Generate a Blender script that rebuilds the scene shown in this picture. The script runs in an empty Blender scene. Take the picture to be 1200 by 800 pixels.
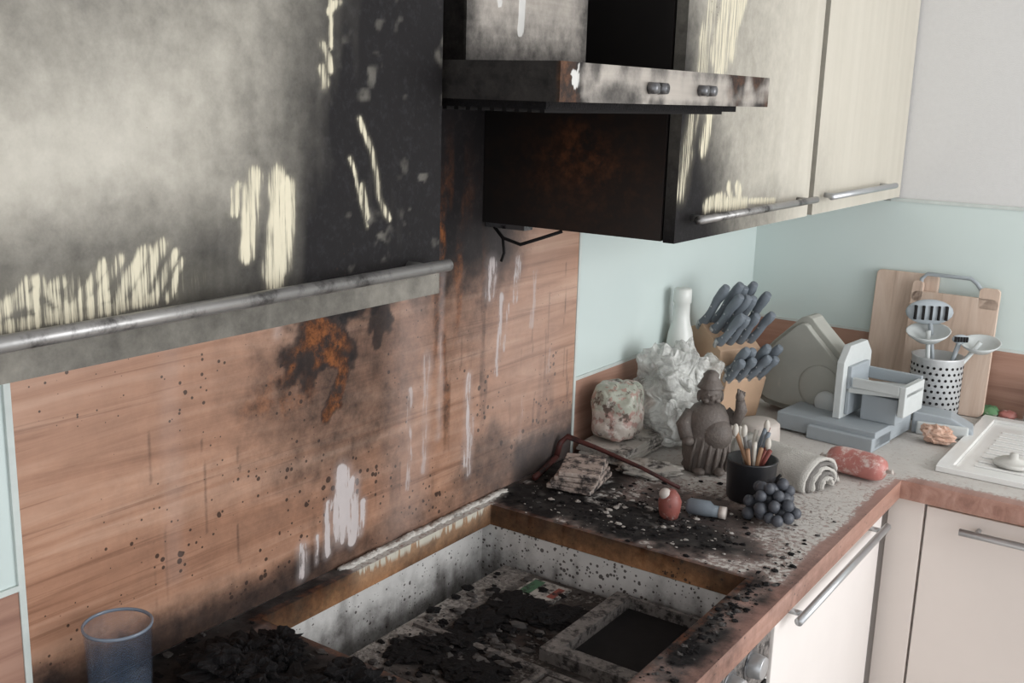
import bpy, math, random
import numpy as np
from mathutils import Vector, Matrix, noise as mn
random.seed(7)
scn=bpy.context.scene
scn.view_settings.view_transform='Standard'
scn.view_settings.exposure=.10

def c(r,g,b):
    def l(v):
        v/=255.0
        return v/12.92 if v<=.04045 else ((v+.055)/1.055)**2.4
    return (l(r),l(g),l(b),1.0)

# ---------------------------------------------------------------- numpy noise
def _h(ix,iy,iz,s):
    n=(ix*374761393+iy*668265263+iz*1440662683+s*1274126177)&0xffffffff
    n=((n^(n>>13))*1274126177)&0xffffffff
    return ((n^(n>>16))&0xffff)/65535.0
def vn(x,y,z,s=0):
    ix=np.floor(x).astype(np.int64);iy=np.floor(y).astype(np.int64);iz=np.floor(z).astype(np.int64)
    fx=x-ix;fy=y-iy;fz=z-iz
    fx=fx*fx*(3-2*fx);fy=fy*fy*(3-2*fy);fz=fz*fz*(3-2*fz)
    r=0
    for a in(0,1):
        for b in(0,1):
            for d in(0,1):
                w=(fx if a else 1-fx)*(fy if b else 1-fy)*(fz if d else 1-fz)
                r=r+w*_h(ix+a,iy+b,iz+d,s)
    return r
def fbm(x,y,z,sc=1,o=4,s=0):
    r=0;a=.5;t=0
    for i in range(o):
        r=r+a*vn(x*sc,y*sc,z*sc,s+i);t+=a;a*=.5;sc*=2.03
    return r/t
def ss(a,b,x):
    t=np.clip((x-a)/(b-a),0,1);return t*t*(3-2*t)
def ell(p,q,cp,cq,rp,rq,soft=.5):
    d=np.sqrt(((p-cp)/rp)**2+((q-cq)/rq)**2)
    return 1-ss(1-soft,1+soft,d)
def stroke(p,q,p0,q0,p1,q1,w,soft=.4,fade=0):
    dx=p1-p0;dy=q1-q0;L=dx*dx+dy*dy
    t=np.clip(((p-p0)*dx+(q-q0)*dy)/L,0,1)
    d=np.sqrt((p-p0-t*dx)**2+(q-q0-t*dy)**2)/w
    return (1-ss(1-soft,1+soft,d))*(1-fade*t)

# ---------------------------------------------------------------- node helpers
class NT:
    def __init__(s,name):
        s.mat=bpy.data.materials.new(name);s.mat.use_nodes=True
        s.t=s.mat.node_tree;s.b=s.t.nodes['Principled BSDF']
        s.co=s.t.nodes.new('ShaderNodeTexCoord').outputs['Object']
    def new(s,ty):return s.t.nodes.new(ty)
    def put(s,sock,v):
        if isinstance(v,bpy.types.NodeSocket):s.t.links.new(v,sock)
        else:sock.default_value=v
    def noise(s,scale=5,detail=4,st=(1,1,1),rough=.6,dist=0,off=(0,0,0)):
        m=s.new('ShaderNodeMapping');m.inputs['Scale'].default_value=st;m.inputs['Location'].default_value=off
        s.t.links.new(s.co,m.inputs['Vector'])
        n=s.new('ShaderNodeTexNoise');s.t.links.new(m.outputs[0],n.inputs['Vector'])
        n.inputs['Scale'].default_value=scale;n.inputs['Detail'].default_value=detail
        n.inputs['Roughness'].default_value=rough;n.inputs['Distortion'].default_value=dist
        return n.outputs[0]
    def vor(s,scale,rand=1):
        n=s.new('ShaderNodeTexVoronoi');s.t.links.new(s.co,n.inputs['Vector']);n.inputs['Scale'].default_value=scale
        return n
    def m(s,op,a,b=0.0,cl=False):
        n=s.new('ShaderNodeMath');n.operation=op;n.use_clamp=cl
        s.put(n.inputs[0],a);s.put(n.inputs[1],b);return n.outputs[0]
    def mix(s,f,a,b):
        n=s.new('ShaderNodeMix');n.data_type='RGBA'
        s.put(n.inputs[0],f);s.put(n.inputs[6],a);s.put(n.inputs[7],b);return n.outputs[2]
    def step(s,x,a,b):
        n=s.new('ShaderNodeMapRange');n.interpolation_type='SMOOTHSTEP';s.put(n.inputs[0],x)
        n.inputs[1].default_value=a;n.inputs[2].default_value=b;return n.outputs[0]
    def ramp(s,x,st):
        n=s.new('ShaderNodeValToRGB');s.put(n.inputs[0],x);e=n.color_ramp.elements
        e[0].position,e[0].color=st[0];e[1].position,e[1].color=st[-1]
        for p,cc in st[1:-1]:
            k=e.new(p);k.color=cc
        return n.outputs[0]
    def bump(s,h,st=.2,d=.002):
        n=s.new('ShaderNodeBump');n.inputs['Strength'].default_value=st;n.inputs['Distance'].default_value=d
        s.put(n.inputs['Height'],h);s.t.links.new(n.outputs[0],s.b.inputs['Normal'])

BLK=c(26,24,25)
def S(name,col,rough=.5,metal=0,var=.12,sc=30,soot=0,sootc=BLK,ssc=35,dust=0,dustc=c(190,186,180),bump=.15,tr=0,spec=None):
    n=NT(name);k=n.noise(sc,4)
    dark=tuple(v*(1-var*2) for v in col[:3])+(1,)
    x=n.mix(k,dark,tuple(min(1,v*(1+var)) for v in col[:3])+(1,))
    if soot>0:
        f=n.step(n.noise(ssc,6,rough=.7,off=(3,1,2)),.72-soot*.5,.9-soot*.5);x=n.mix(f,x,sootc)
    if dust>0:
        f=n.step(n.noise(ssc*1.6,6,rough=.75,off=(7,5,2)),.75-dust*.55,.9-dust*.5);x=n.mix(f,x,dustc)
    n.put(n.b.inputs['Base Color'],x);n.b.inputs['Roughness'].default_value=rough;n.b.inputs['Metallic'].default_value=metal
    if tr:n.b.inputs['Transmission Weight'].default_value=tr
    if spec is not None:n.b.inputs['Specular IOR Level'].default_value=spec
    if bump:n.bump(n.noise(sc*4,3),bump,.002)
    return n.mat

def painted(name,basefn,rough=.45,metal=0,soot=c(24,22,23),soot2=None,ash_haze=c(205,200,185),rust=c(122,70,36),spk=150,strk=(1,1,.12),ssc=40,asc=60,bumpf=.3,edge=1.0,film=.3,clump=True,fw=(-.04,.22),gt=(.40,.62),astep=(.30,.70)):
    """channels of attribute 'm': r soot, g wiped/painted reflection/ash, b rust, a speckle"""
    n=NT(name);x=basefn(n)
    at=n.new('ShaderNodeAttribute');at.attribute_name='m'
    sp=n.new('ShaderNodeSeparateColor');n.t.links.new(at.outputs['Color'],sp.inputs[0])
    r,g,b=sp.outputs;a=at.outputs['Alpha']
    n1=n.noise(ssc,6,rough=.7)
    w=n.m('MULTIPLY',n.m('MULTIPLY',r,n.m('SUBTRACT',1.0,r)),3.2*edge)
    f=n.m('ADD',r,n.m('MULTIPLY',w,n.m('SUBTRACT',n1,.5)),True)
    sc_=soot if soot2 is None else n.mix(n.step(n.noise(ssc*2.5,5,rough=.75,off=(4,4,4)),.48,.70),soot,soot2)
    fb=n.m('MULTIPLY',b,n.step(n.noise(34,6,rough=.75,off=(1,8,3)),.36,.60),True)
    x=n.mix(f,x,sc_)
    x=n.mix(fb,x,n.mix(n.step(n.noise(60,5,rough=.7),.35,.65),rust,tuple(v*.25 for v in rust[:3])+(1,)))
    v=n.vor(spk);rs=n.new('ShaderNodeSeparateColor');n.t.links.new(v.outputs['Color'],rs.inputs[0])
    aa=n.m('MULTIPLY',a,n.step(n.noise(9,3,rough=.7,off=(9,2,4)),.35,.7)) if clump else a
    rad=n.m('MULTIPLY',n.m('MULTIPLY',aa,rs.outputs[0]),n.m('MULTIPLY',rs.outputs[1],.9))
    fs=n.step(n.m('SUBTRACT',rad,n.m('MULTIPLY',v.outputs['Distance'],n.m('ADD',.6,n.m('MULTIPLY',n1,.8)))),0,.06)
    fs=n.m('MULTIPLY',fs,n.step(a,.02,.1))
    x=n.mix(n.m('MULTIPLY',fs,.85),x,c(44,32,28))
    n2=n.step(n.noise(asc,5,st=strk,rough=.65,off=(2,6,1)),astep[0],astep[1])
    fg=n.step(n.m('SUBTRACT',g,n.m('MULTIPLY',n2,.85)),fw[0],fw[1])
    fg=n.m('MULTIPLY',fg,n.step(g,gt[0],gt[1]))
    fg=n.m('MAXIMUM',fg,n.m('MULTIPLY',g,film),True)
    x=n.mix(fg,x,n.mix(n.noise(25,4),ash_haze,tuple(q*.74 for q in ash_haze[:3])+(1,)))
    n.put(n.b.inputs['Base Color'],x)
    ro=n.m('ADD',rough,n.m('MULTIPLY',n.m('ADD',f,fg),.3),True);n.put(n.b.inputs['Roughness'],ro)
    n.put(n.b.inputs['Specular IOR Level'],n.m('SUBTRACT',.5,n.m('MULTIPLY',f,.32)))
    if metal:n.put(n.b.inputs['Metallic'],n.m('MULTIPLY',metal,n.m('SUBTRACT',1.0,f),True))
    n.bump(n.m('ADD',n.m('MULTIPLY',n1,f),fg),bumpf,.002)
    return n.mat

def wood_base(n,A,Bc,Cc,axis=1,sc=1.0):
    st=[26*sc,26*sc,26*sc];st[axis]=1.6*sc
    g1=n.noise(1.0,6,st=tuple(st),rough=.62,dist=1.2)
    st2=[160*sc]*3;st2[axis]=6*sc
    g2=n.noise(1.0,4,st=tuple(st2))
    x=n.ramp(g1,[(.28,A),(.46,Bc),(.72,Cc)])
    return n.mix(n.m('MULTIPLY',g2,.3),x,A)

# ---------------------------------------------------------------- geometry helpers
class B:
    def __init__(s):s.V=[];s.F=[];s.MI=[];s.SM=[];s.mats=[]
    def mi(s,m):
        if m not in s.mats:s.mats.append(m)
        return s.mats.index(m)
    def add(s,v,f,m,sm=False,M=None):
        o=len(s.V);k=s.mi(m)
        for p in v:
            p=Vector(p)
            s.V.append(tuple(M@p) if M else tuple(p))
        for q in f:
            s.F.append([i+o for i in q]);s.MI.append(k);s.SM.append(sm)
        return s
    def box(s,lo,hi,m,M=None):
        x0,y0,z0=lo;x1,y1,z1=hi
        v=[(x0,y0,z0),(x1,y0,z0),(x1,y1,z0),(x0,y1,z0),(x0,y0,z1),(x1,y0,z1),(x1,y1,z1),(x0,y1,z1)]
        return s.add(v,[(0,3,2,1),(4,5,6,7),(0,1,5,4),(1,2,6,5),(2,3,7,6),(3,0,4,7)],m,False,M)
    def lathe(s,pr,m,M=None,n=32,sx=1,sy=1,sm=True,caps=True):
        v=[];f=[]
        for r,z in pr:
            for i in range(n):
                a=2*math.pi*i/n;v.append((r*sx*math.cos(a),r*sy*math.sin(a),z))
        for j in range(len(pr)-1):
            for i in range(n):
                k=(i+1)%n;f.append((j*n+i,j*n+k,(j+1)*n+k,(j+1)*n+i))
        if caps and pr[0][0]>1e-5:f.append(tuple(range(n-1,-1,-1)))
        if caps and pr[-1][0]>1e-5:f.append(tuple(range((len(pr)-1)*n,len(pr)*n)))
        return s.add(v,f,m,sm,M)
    def cyl(s,p0,p1,r0,r1,m,n=20,sm=True):
        p0=Vector(p0);p1=Vector(p1);d=p1-p0;q=d.to_track_quat('Z','Y').to_matrix().to_4x4();q.translation=p0
        return s.lathe([(r0,0),(r1,d.length)],m,q,n,sm=sm)
    def ball(s,ce,r,m,n=24,k=14,M=None):
        if not hasattr(r,'__len__'):r=(r,r,r)
        pr=[(max(math.sin(math.pi*j/k),1e-6),-math.cos(math.pi*j/k)) for j in range(k+1)]
        T=Matrix.Translation(ce)@(M or Matrix())@Matrix.Diagonal((r[0],r[1],r[2],1))
        return s.lathe(pr,m,T,n)
    def blob(s,ce,r,m,amp=.2,sc=3,seed=0,n=40,k=28,ridge=False,flat=None,power=1,sm=True):
        if not hasattr(r,'__len__'):r=(r,r,r)
        v=[];f=[];rj=random.Random(seed)
        for j in range(k+1):
            th=math.pi*j/k
            jr=(rj.uniform(-.5,.5) if ridge else 0)
            for i in range(n):
                a=2*math.pi*(i+jr+(rj.uniform(-.35,.35) if ridge else 0))/n
                t2=th+((rj.uniform(-.35,.35)*math.pi/k) if ridge and 0<j<k else 0)
                d=Vector((math.sin(t2)*math.cos(a),math.sin(t2)*math.sin(a),-math.cos(t2)))
                q=d*sc+Vector((seed*7.1,seed*3.3,seed*1.7))
                h=mn.fractal(q,1.0,2.0,4)
                if ridge:h=h*.8+.5*(1-4*abs(mn.noise(q*1.7)))*.5
                e=1+amp*h
                if power!=1:
                    pp=4.0;nn=(abs(d.x)**pp+abs(d.y)**pp+abs(d.z)**pp)**(1/pp);e/=nn
                p=Vector((d.x*r[0]*e,d.y*r[1]*e,d.z*r[2]*e))
                if flat is not None and p.z<flat:p.z=flat
                v.append(tuple(p+Vector(ce)))
        for j in range(k):
            for i in range(n):
                q=(i+1)%n
                if ridge:
                    if (i+j)%2:f+= [(j*n+i,j*n+q,(j+1)*n+q),(j*n+i,(j+1)*n+q,(j+1)*n+i)]
                    else:f+= [(j*n+i,j*n+q,(j+1)*n+i),(j*n+q,(j+1)*n+q,(j+1)*n+i)]
                else:f.append((j*n+i,j*n+q,(j+1)*n+q,(j+1)*n+i))
        return s.add(v,f,m,sm)
    def tube(s,pts,r,m,n=10,sm=True):
        P=[Vector(p) for p in pts];N=len(P)
        rr=r if hasattr(r,'__len__') else [r]*N
        v=[];f=[];up=Vector((0,0,1))
        for j in range(N):
            d=(P[min(j+1,N-1)]-P[max(j-1,0)]).normalized()
            if abs(d.dot(up))>.95:up=Vector((1,0,0))
            x=d.cross(up).normalized();y=d.cross(x).normalized();up=-y if (-y).dot(up)>0 else y
            for i in range(n):
                a=2*math.pi*i/n;v.append(tuple(P[j]+x*rr[j]*math.cos(a)+y*rr[j]*math.sin(a)))
        for j in range(N-1):
            for i in range(n):
                q=(i+1)%n;f.append((j*n+i,j*n+q,(j+1)*n+q,(j+1)*n+i))
        f.append(tuple(range(n-1,-1,-1)));f.append(tuple(range((N-1)*n,N*n)))
        return s.add(v,f,m,sm)
    def prism(s,poly,d0,d1,m,ax='y',M=None,sm=False):
        def mk(a,b,d):
            return (a,d,b) if ax=='y' else ((d,a,b) if ax=='x' else (a,b,d))
        n=len(poly);v=[mk(a,b,d0) for a,b in poly]+[mk(a,b,d1) for a,b in poly]
        f=[tuple(range(n)),tuple(range(2*n-1,n-1,-1))]+[(i,(i+1)%n,n+(i+1)%n,n+i) for i in range(n)]
        return s.add(v,f,m,sm,M)
    def obj(s,name,loc=(0,0,0),rz=0,bevel=0,seg=2,parent=None,sub=0):
        me=bpy.data.meshes.new(name);me.from_pydata(s.V,[],s.F)
        for m in s.mats:me.materials.append(m)
        me.polygons.foreach_set('material_index',s.MI);me.polygons.foreach_set('use_smooth',s.SM)
        import bmesh
        bm=bmesh.new();bm.from_mesh(me);bmesh.ops.remove_doubles(bm,verts=bm.verts,dist=1e-6);bmesh.ops.recalc_face_normals(bm,faces=bm.faces);bm.to_mesh(me);bm.free()
        o=bpy.data.objects.new(name,me);bpy.context.collection.objects.link(o)
        o.location=loc;o.rotation_euler=(0,0,rz)
        if bevel:
            b=o.modifiers.new('bev','BEVEL');b.width=bevel;b.segments=seg;b.limit_method='ANGLE';b.angle_limit=math.radians(50)
        if sub:
            b=o.modifiers.new('sub','SUBSURF');b.levels=sub;b.render_levels=sub
        if parent:o.parent=parent
        return o

def attr(me,paint):
    n=len(me.vertices);co=np.empty(n*3);me.vertices.foreach_get('co',co);co=co.reshape(-1,3)
    ch=paint(co[:,0],co[:,1],co[:,2])
    col=np.zeros((n,4),dtype=np.float32)
    for i,k in enumerate(ch):col[:,i]=np.clip(k,0,1)
    a=me.color_attributes.new('m','FLOAT_COLOR','POINT');a.data.foreach_set('color',col.ravel())

def gbox(name,lo,hi,mats,paint,res=.005,hi_faces=('+x',),fm=None,parent=None):
    V=[];Fc=[];MI=[]
    for ax in range(3):
        for sg in(0,1):
            key=('-','+')[sg]+'xyz'[ax];u,v=[i for i in range(3) if i!=ax]
            hr=key in hi_faces
            nu=max(1,int((hi[u]-lo[u])/res)) if hr else 1;nv=max(1,int((hi[v]-lo[v])/res)) if hr else 1
            o=len(V);U=np.linspace(lo[u],hi[u],nu+1);W=np.linspace(lo[v],hi[v],nv+1)
            for a in U:
                for b in W:
                    p=[0,0,0];p[ax]=(lo,hi)[sg][ax];p[u]=a;p[v]=b;V.append(p)
            flip=(sg==1)^(ax==1)
            mi=(fm or {}).get(key,0)
            for i in range(nu):
                for j in range(nv):
                    q=[o+i*(nv+1)+j,o+(i+1)*(nv+1)+j,o+(i+1)*(nv+1)+j+1,o+i*(nv+1)+j+1]
                    Fc.append(q if flip else q[::-1]);MI.append(mi)
    me=bpy.data.meshes.new(name);me.from_pydata(V,[],Fc);me.polygons.foreach_set('material_index',MI)
    for m in mats:me.materials.append(m)
    attr(me,paint)
    o=bpy.data.objects.new(name,me);bpy.context.collection.objects.link(o)
    if parent:o.parent=parent
    return o
def empty(name,loc=(0,0,0)):
    e=bpy.data.objects.new(name,None);bpy.context.collection.objects.link(e);e.location=loc;return e

# ---------------------------------------------------------------- materials
M_wall=S('painted_plaster',c(216,215,214),.85,var=.03,sc=80,bump=.5)
M_floor=S('floor_tile',c(170,160,150),.5,var=.1,sc=6)
M_alu=S('aluminium',c(190,192,194),.35,.7,var=.06,soot=.1)
M_alud=S('sooty_aluminium',c(120,120,122),.4,.8,var=.1,soot=.45,sootc=c(35,35,38))
M_white=S('white_laminate',c(227,221,217),.4,var=.03,sc=10,bump=0)
M_cream=S('cream_laminate',c(222,212,205),.42,var=.03,sc=8,bump=0)
M_black=S('charred_black',c(27,25,26),.85,var=.4,sc=60,dust=.12,dustc=c(80,76,74),bump=1,spec=.2)
M_dark=S('dark_carcass',c(30,28,28),.8,var=.2,spec=.2)
M_glassp=S('mint_glass_panel',c(208,220,217),.18,var=.02,sc=4,soot=.02,ssc=120,sootc=c(150,140,126),bump=0)
M_trim=S('white_trim',c(205,212,208),.4)

# ================================================================= ROOM
H=2.5
b=B();b.box((-.12,-1.5,0),(0,2.87,H),M_wall);b.obj('wall_left')
b=B();b.box((0,2.75,0),(3.0,2.87,H),M_wall);b.obj('wall_back')
b=B();b.box((-.12,-1.5,-.1),(3.0,2.87,0),M_floor);b.obj('floor')
b=B();b.box((-.12,-1.5,H),(3.0,2.87,H+.1),M_wall);b.obj('ceiling')

def wbase(n):
    x=wood_base(n,c(150,110,88),c(188,144,118),c(216,178,154))
    band=n.step(n.noise(1,2,st=(3,.7,14),off=(0,3,5)),.35,.65)
    x=n.mix(n.m('MULTIPLY',band,.4),x,c(162,118,94))
    ln=n.step(n.noise(1,3,st=(3,1.1,60),off=(0,1,2),rough=.7,dist=.6),.56,.68)
    return n.mix(n.m('MULTIPLY',ln,.5),x,c(120,82,62))
M_ww=painted('sooted_walnut_panel',wbase,.28,soot=c(28,25,26),soot2=c(42,38,38),ash_haze=c(206,196,194),rust=c(140,84,46),spk=110,ssc=30,asc=110,strk=(1,1,.13),edge=1.4,film=.42)
def pw(x,y,z):
    w=fbm(x,y,z,9,5,3);w2=fbm(x,y,z,28,4,9);w3=fbm(x,y,z,55,3,19)
    yj=y+(w-.5)*.12;zj=z+(w2-.5)*.07
    s=np.zeros_like(y)
    s=np.maximum(s,ss(1.24,1.33,yj)*(1-ss(1.54,1.68,yj+(1.36-z)*.3))*ss(1.18,1.36,zj))
    s=np.maximum(s,ss(1.40,1.46,zj)*ss(.95,1.1,y))
    s=np.maximum(s,.62*ss(1.24,1.38,yj)*(1-ss(1.47,1.66,yj))*ss(.98,1.32,zj))
    run=ss(.50,.68,fbm(y,y*0,z*.12,38,3,44))
    s=np.maximum(s,.72*run*ss(1.20,1.32,y)*(1-ss(1.5,1.75,y))*ss(.9,1.3,z+w*.2))
    s=np.maximum(s,.52*run*ss(1.0,1.1,y)*(1-ss(1.7,1.8,y))*(1-ss(1.0,1.2,z)))
    s=np.maximum(s,ell(yj,zj,1.16,1.34,.19,.055,.35))
    yk=y+(w-.5)*.12+(w3-.5)*.03;zk=z+(w2-.5)*.10+(w3-.5)*.03
    s=np.maximum(s,ell(yk,zk,1.095,1.26,.07,.07,.25)*.97)
    s=np.maximum(s,ell(yk,zk,1.22,1.29,.03,.06,.25)*.95)
    s=np.maximum(s,stroke(yk,zk,1.10,1.26,1.115,1.155,.022,.4)*.95)
    s=np.maximum(s,.74*ell(yj,zj,1.14,1.21,.18,.20,.8))
    s=np.maximum(s,.28*ell(yj,zj,1.2,1.1,.45,.25,.9))
    bot=(1-ss(.92,.985,z+(w-.5)*.09))*(1-ss(1.05,1.3,y)*.4)
    s=np.maximum(s,.92*bot)
    s=np.maximum(s,ss(1.50,1.64,yj)*(1-ss(1.84,1.9,y))*(1-ss(.94,1.06,zj))*.94)
    s=np.maximum(s,ell(yj,zj,1.53,.95,.10,.08,.6)*.75)
    rng=random.Random(4)
    for i in range(34):
        yy=rng.uniform(.75,1.8);z1=rng.uniform(1.0,1.32);L=rng.uniform(.03,.16);ww=rng.uniform(.0008,.0025)
        s=np.maximum(s,rng.uniform(.3,.6)*stroke(y+(w-.5)*.02,z,yy,z1,yy+rng.uniform(-.004,.004),z1-L,ww,.8))
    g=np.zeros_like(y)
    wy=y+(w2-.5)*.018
    g=np.maximum(g,.38*stroke(y+(w-.5)*.04,z,1.305,1.34,1.285,.95,.05,.8))  # window reflection on the glossy wood, painted as a pale vertical haze
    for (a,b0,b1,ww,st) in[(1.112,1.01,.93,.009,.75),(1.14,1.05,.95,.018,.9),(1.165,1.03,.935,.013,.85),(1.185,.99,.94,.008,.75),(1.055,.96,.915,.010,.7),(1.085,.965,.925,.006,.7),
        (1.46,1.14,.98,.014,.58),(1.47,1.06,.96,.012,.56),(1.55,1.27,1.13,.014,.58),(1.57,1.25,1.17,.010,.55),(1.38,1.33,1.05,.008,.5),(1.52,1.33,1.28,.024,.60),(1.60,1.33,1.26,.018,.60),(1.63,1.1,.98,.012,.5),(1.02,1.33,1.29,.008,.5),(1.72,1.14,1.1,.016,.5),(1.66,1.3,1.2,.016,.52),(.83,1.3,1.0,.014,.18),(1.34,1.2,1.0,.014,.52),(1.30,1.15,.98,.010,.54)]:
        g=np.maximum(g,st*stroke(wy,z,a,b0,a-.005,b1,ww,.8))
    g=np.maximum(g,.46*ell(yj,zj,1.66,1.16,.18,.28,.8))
    r=1.0*ell(yk,zk,1.090,1.268,.045,.034,.3)
    r=np.maximum(r,1.0*stroke(yk,zk,1.10,1.25,1.118,1.160,.014,.4))
    r=np.maximum(r,.9*stroke(yj,z,1.375,1.41,1.372,1.31,.007,.5))
    r=np.maximum(r,.6*run*ell(y,z,1.38,1.2,.1,.25,.7))
    r=np.maximum(r,.5*ell(yj,zj,1.02,1.2,.05,.03,.5))
    k=.34+.5*ell(y,z,1.1,1.05,.35,.25,.7)+.85*ell(y,z,1.66,1.0,.24,.13,.6)+.5*ell(y,z,1.0,.98,.4,.1,.6)
    return s,g,r,k*(.3+1.2*w)
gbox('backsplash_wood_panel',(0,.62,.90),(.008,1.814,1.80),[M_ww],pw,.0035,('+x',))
b=B();b.box((0,-.4,1.065),(.006,.612,1.47),M_glassp);b.obj('backsplash_glass_panel')
b=B();b.box((0,1.822,1.065),(.006,2.744,1.405),M_glassp);b.obj('backsplash_glass_panel.001')
b=B();b.box((.006,2.744,1.065),(2.6,2.75,1.395),M_glassp);b.obj('backsplash_glass_panel.002')
b=B();b.box((0,.612,.9),(.010,.620,1.47),M_trim);b.box((0,-.4,1.058),(.010,.612,1.065),M_trim);b.obj('trim_1')
b=B();b.box((0,1.814,.9),(.010,1.822,1.405),M_trim);b.box((0,1.822,1.058),(.009,2.741,1.065),M_trim);b.obj('trim_2')
b=B();b.box((.01,2.741,1.058),(2.6,2.75,1.065),M_trim);b.box((.35,2.741,1.395),(2.6,2.75,1.403),M_trim);b.obj('trim_3')
WA,WB,WC=c(138,102,88),c(168,130,112),c(188,152,134)
nw=NT('walnut_strip');nw.put(nw.b.inputs['Base Color'],wood_base(nw,WA,WB,WC));nw.b.inputs['Roughness'].default_value=.4;M_ws=nw.mat
nw=NT('walnut_strip_x');nw.put(nw.b.inputs['Base Color'],wood_base(nw,WA,WB,WC,0));nw.b.inputs['Roughness'].default_value=.4;M_wsx=nw.mat
b=B();b.box((0,-.4,.9),(.008,.612,1.058),M_ws);b.obj('backsplash_wood_strip')
b=B();b.box((0,1.822,.9),(.008,2.742,1.058),M_ws);b.obj('backsplash_wood_strip.001')
b=B();b.box((.008,2.742,.9),(2.6,2.75,1.058),M_wsx);b.obj('backsplash_wood_strip.002')

# ================================================================= WALL CABINETS
def door_base(n):
    return n.mix(n.noise(2,3,st=(1,14,.8)),c(184,178,164),c(208,202,189))
M_d1=painted('sooted_door',door_base,.42,soot=c(25,23,24),soot2=c(37,36,38),ash_haze=c(222,214,190),rust=c(110,84,50),spk=170,ssc=45,asc=200,strk=(1,1,.045),bumpf=.4,edge=.7,film=.25,fw=(-.3,.45),gt=(.1,.5),astep=(.34,.66))
M_side=painted('charred_panel',lambda n:n.mix(n.noise(30,5),c(22,20,20),c(34,31,30)),.35,rust=c(100,62,40),spk=100)
def pl(x,y,z):
    w=fbm(x,y,z,7,5,21);w2=fbm(x,y*3,z*.4,20,3,5);w3=fbm(x,y,z,60,3,15);w4=fbm(x,y,z,24,4,25)
    yj=y+(w-.5)*.05
    s=.24+.38*ss(.50,.70,yj+(1.6-z)*.25)+.42*ss(.60,.79,yj+(1.6-z)*.25)
    s=np.maximum(s,.92*(1-ss(1.45,1.61,z+(w-.5)*.06-(y-.4)*.08)))
    s=np.maximum(s,.24+.38*ss(1.56,1.70,z+(.5-y)*.2))
    s=np.where(z<1.432,.78+.25*(w-.5)*2-.18*(1-ss(.40,.58,y)),s)
    s=s*(.92+.16*w2)
    fre=ss(.70,.80,y)*ss(.55,.72,w3)*ss(.42,.6,w4);s=s-.20*fre
    g=np.zeros_like(y);wj=y+(fbm(x,y,z,25,3,2)-.5)*.014+(w3-.5)*.005
    st=[(.650,1.546,.641,1.478,.0085),(.632,1.538,.629,1.515,.0045),(.678,1.545,.671,1.455,.010),(.690,1.535,.684,1.462,.009),(.670,1.463,.674,1.450,.011),
        (.783,1.594,.828,1.495,.0035),(.773,1.557,.797,1.49,.0028),(.41,1.460,.46,1.475,.006),(.425,1.470,.45,1.450,.006),(.44,1.478,.462,1.455,.006),(.45,1.450,.50,1.460,.006),(.466,1.450,.498,1.484,.006),(.485,1.452,.512,1.486,.006),
        (.505,1.448,.536,1.490,.007),(.528,1.456,.551,1.494,.007),(.541,1.450,.563,1.486,.005),(.556,1.450,.570,1.479,.004),(.40,1.45,.43,1.478,.006),(.38,1.45,.42,1.465,.008),(.46,1.448,.54,1.452,.006),(.40,1.448,.46,1.450,.006),
        (.735,1.66,.742,1.64,.005),(.745,1.69,.76,1.70,.004),(.733,1.64,.737,1.625,.005),(.75,1.71,.745,1.66,.003),(.79,1.53,.80,1.50,.004)]
    for i,q in enumerate(st):g=np.maximum(g,(.78 if i<5 else .62)*stroke(wj,z,*q,.8))
    g=np.maximum(g,.34*ell(wj,z,.49,1.462,.11,.022,.6))
    g=np.where(z<1.436,g*.25,g)
    return s,g,y*0,.35*ell(y,z,.80,1.44,.09,.05,.6)+.1
def hbar(b,x,y0,y1,z,m,r=.006,xd=.37):
    b.cyl((x,y0,z),(x,y1,z),r,r,m,16)
    for yy in(y0+.035,y1-.035):b.cyl((xd-.001,yy,z),(x,yy,z),r*.8,r*.8,m,12)
def wallcab(name,y0,y1,paint,mdoor,mcarc,hy0,hy1,mh,sidepaint=None,z1=2.15,res=.003):
    e=empty(name,(0,y0,1.41))
    def par(o):
        o.parent=e;o.matrix_parent_inverse=Matrix.Translation((0,-y0,-1.41));return o
    if sidepaint:par(gbox('carcass',(.009,y0,1.409),(.348,y1,z1),[mcarc],sidepaint,.006,('-y',)))
    else:
        b=B();b.box((.009,y0,1.409),(.348,y1,z1),mcarc);par(b.obj('carcass'))
    par(gbox('door',(.351,y0+.003,1.407),(.37,y1-.003,z1-.002),[mdoor],paint,res,('+x',)))
    b=B();hbar(b,.396,hy0,hy1,1.443,mh,.0065);par(b.obj('handle'))
    return e
M_hand1=S('sooty_handle',c(158,156,154),.35,.6,var=.15,sc=12,soot=.48,sootc=c(48,46,46),ssc=15)
wallcab('wall_cabinet',.015,.915,pl,M_d1,M_dark,.05,.895,M_hand1,z1=2.0,res=.0025)
def psr(x,y,z):
    w=fbm(x,y,z,12,4,3)
    r=.95*ell(x+(w-.5)*.10,z+(w-.5)*.10,.20,1.525,.075,.045,.7)
    r=np.maximum(r,.3*ell(x,z,.2,1.5,.14,.09,.8))
    return x*0,x*0,r,x*0
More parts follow.
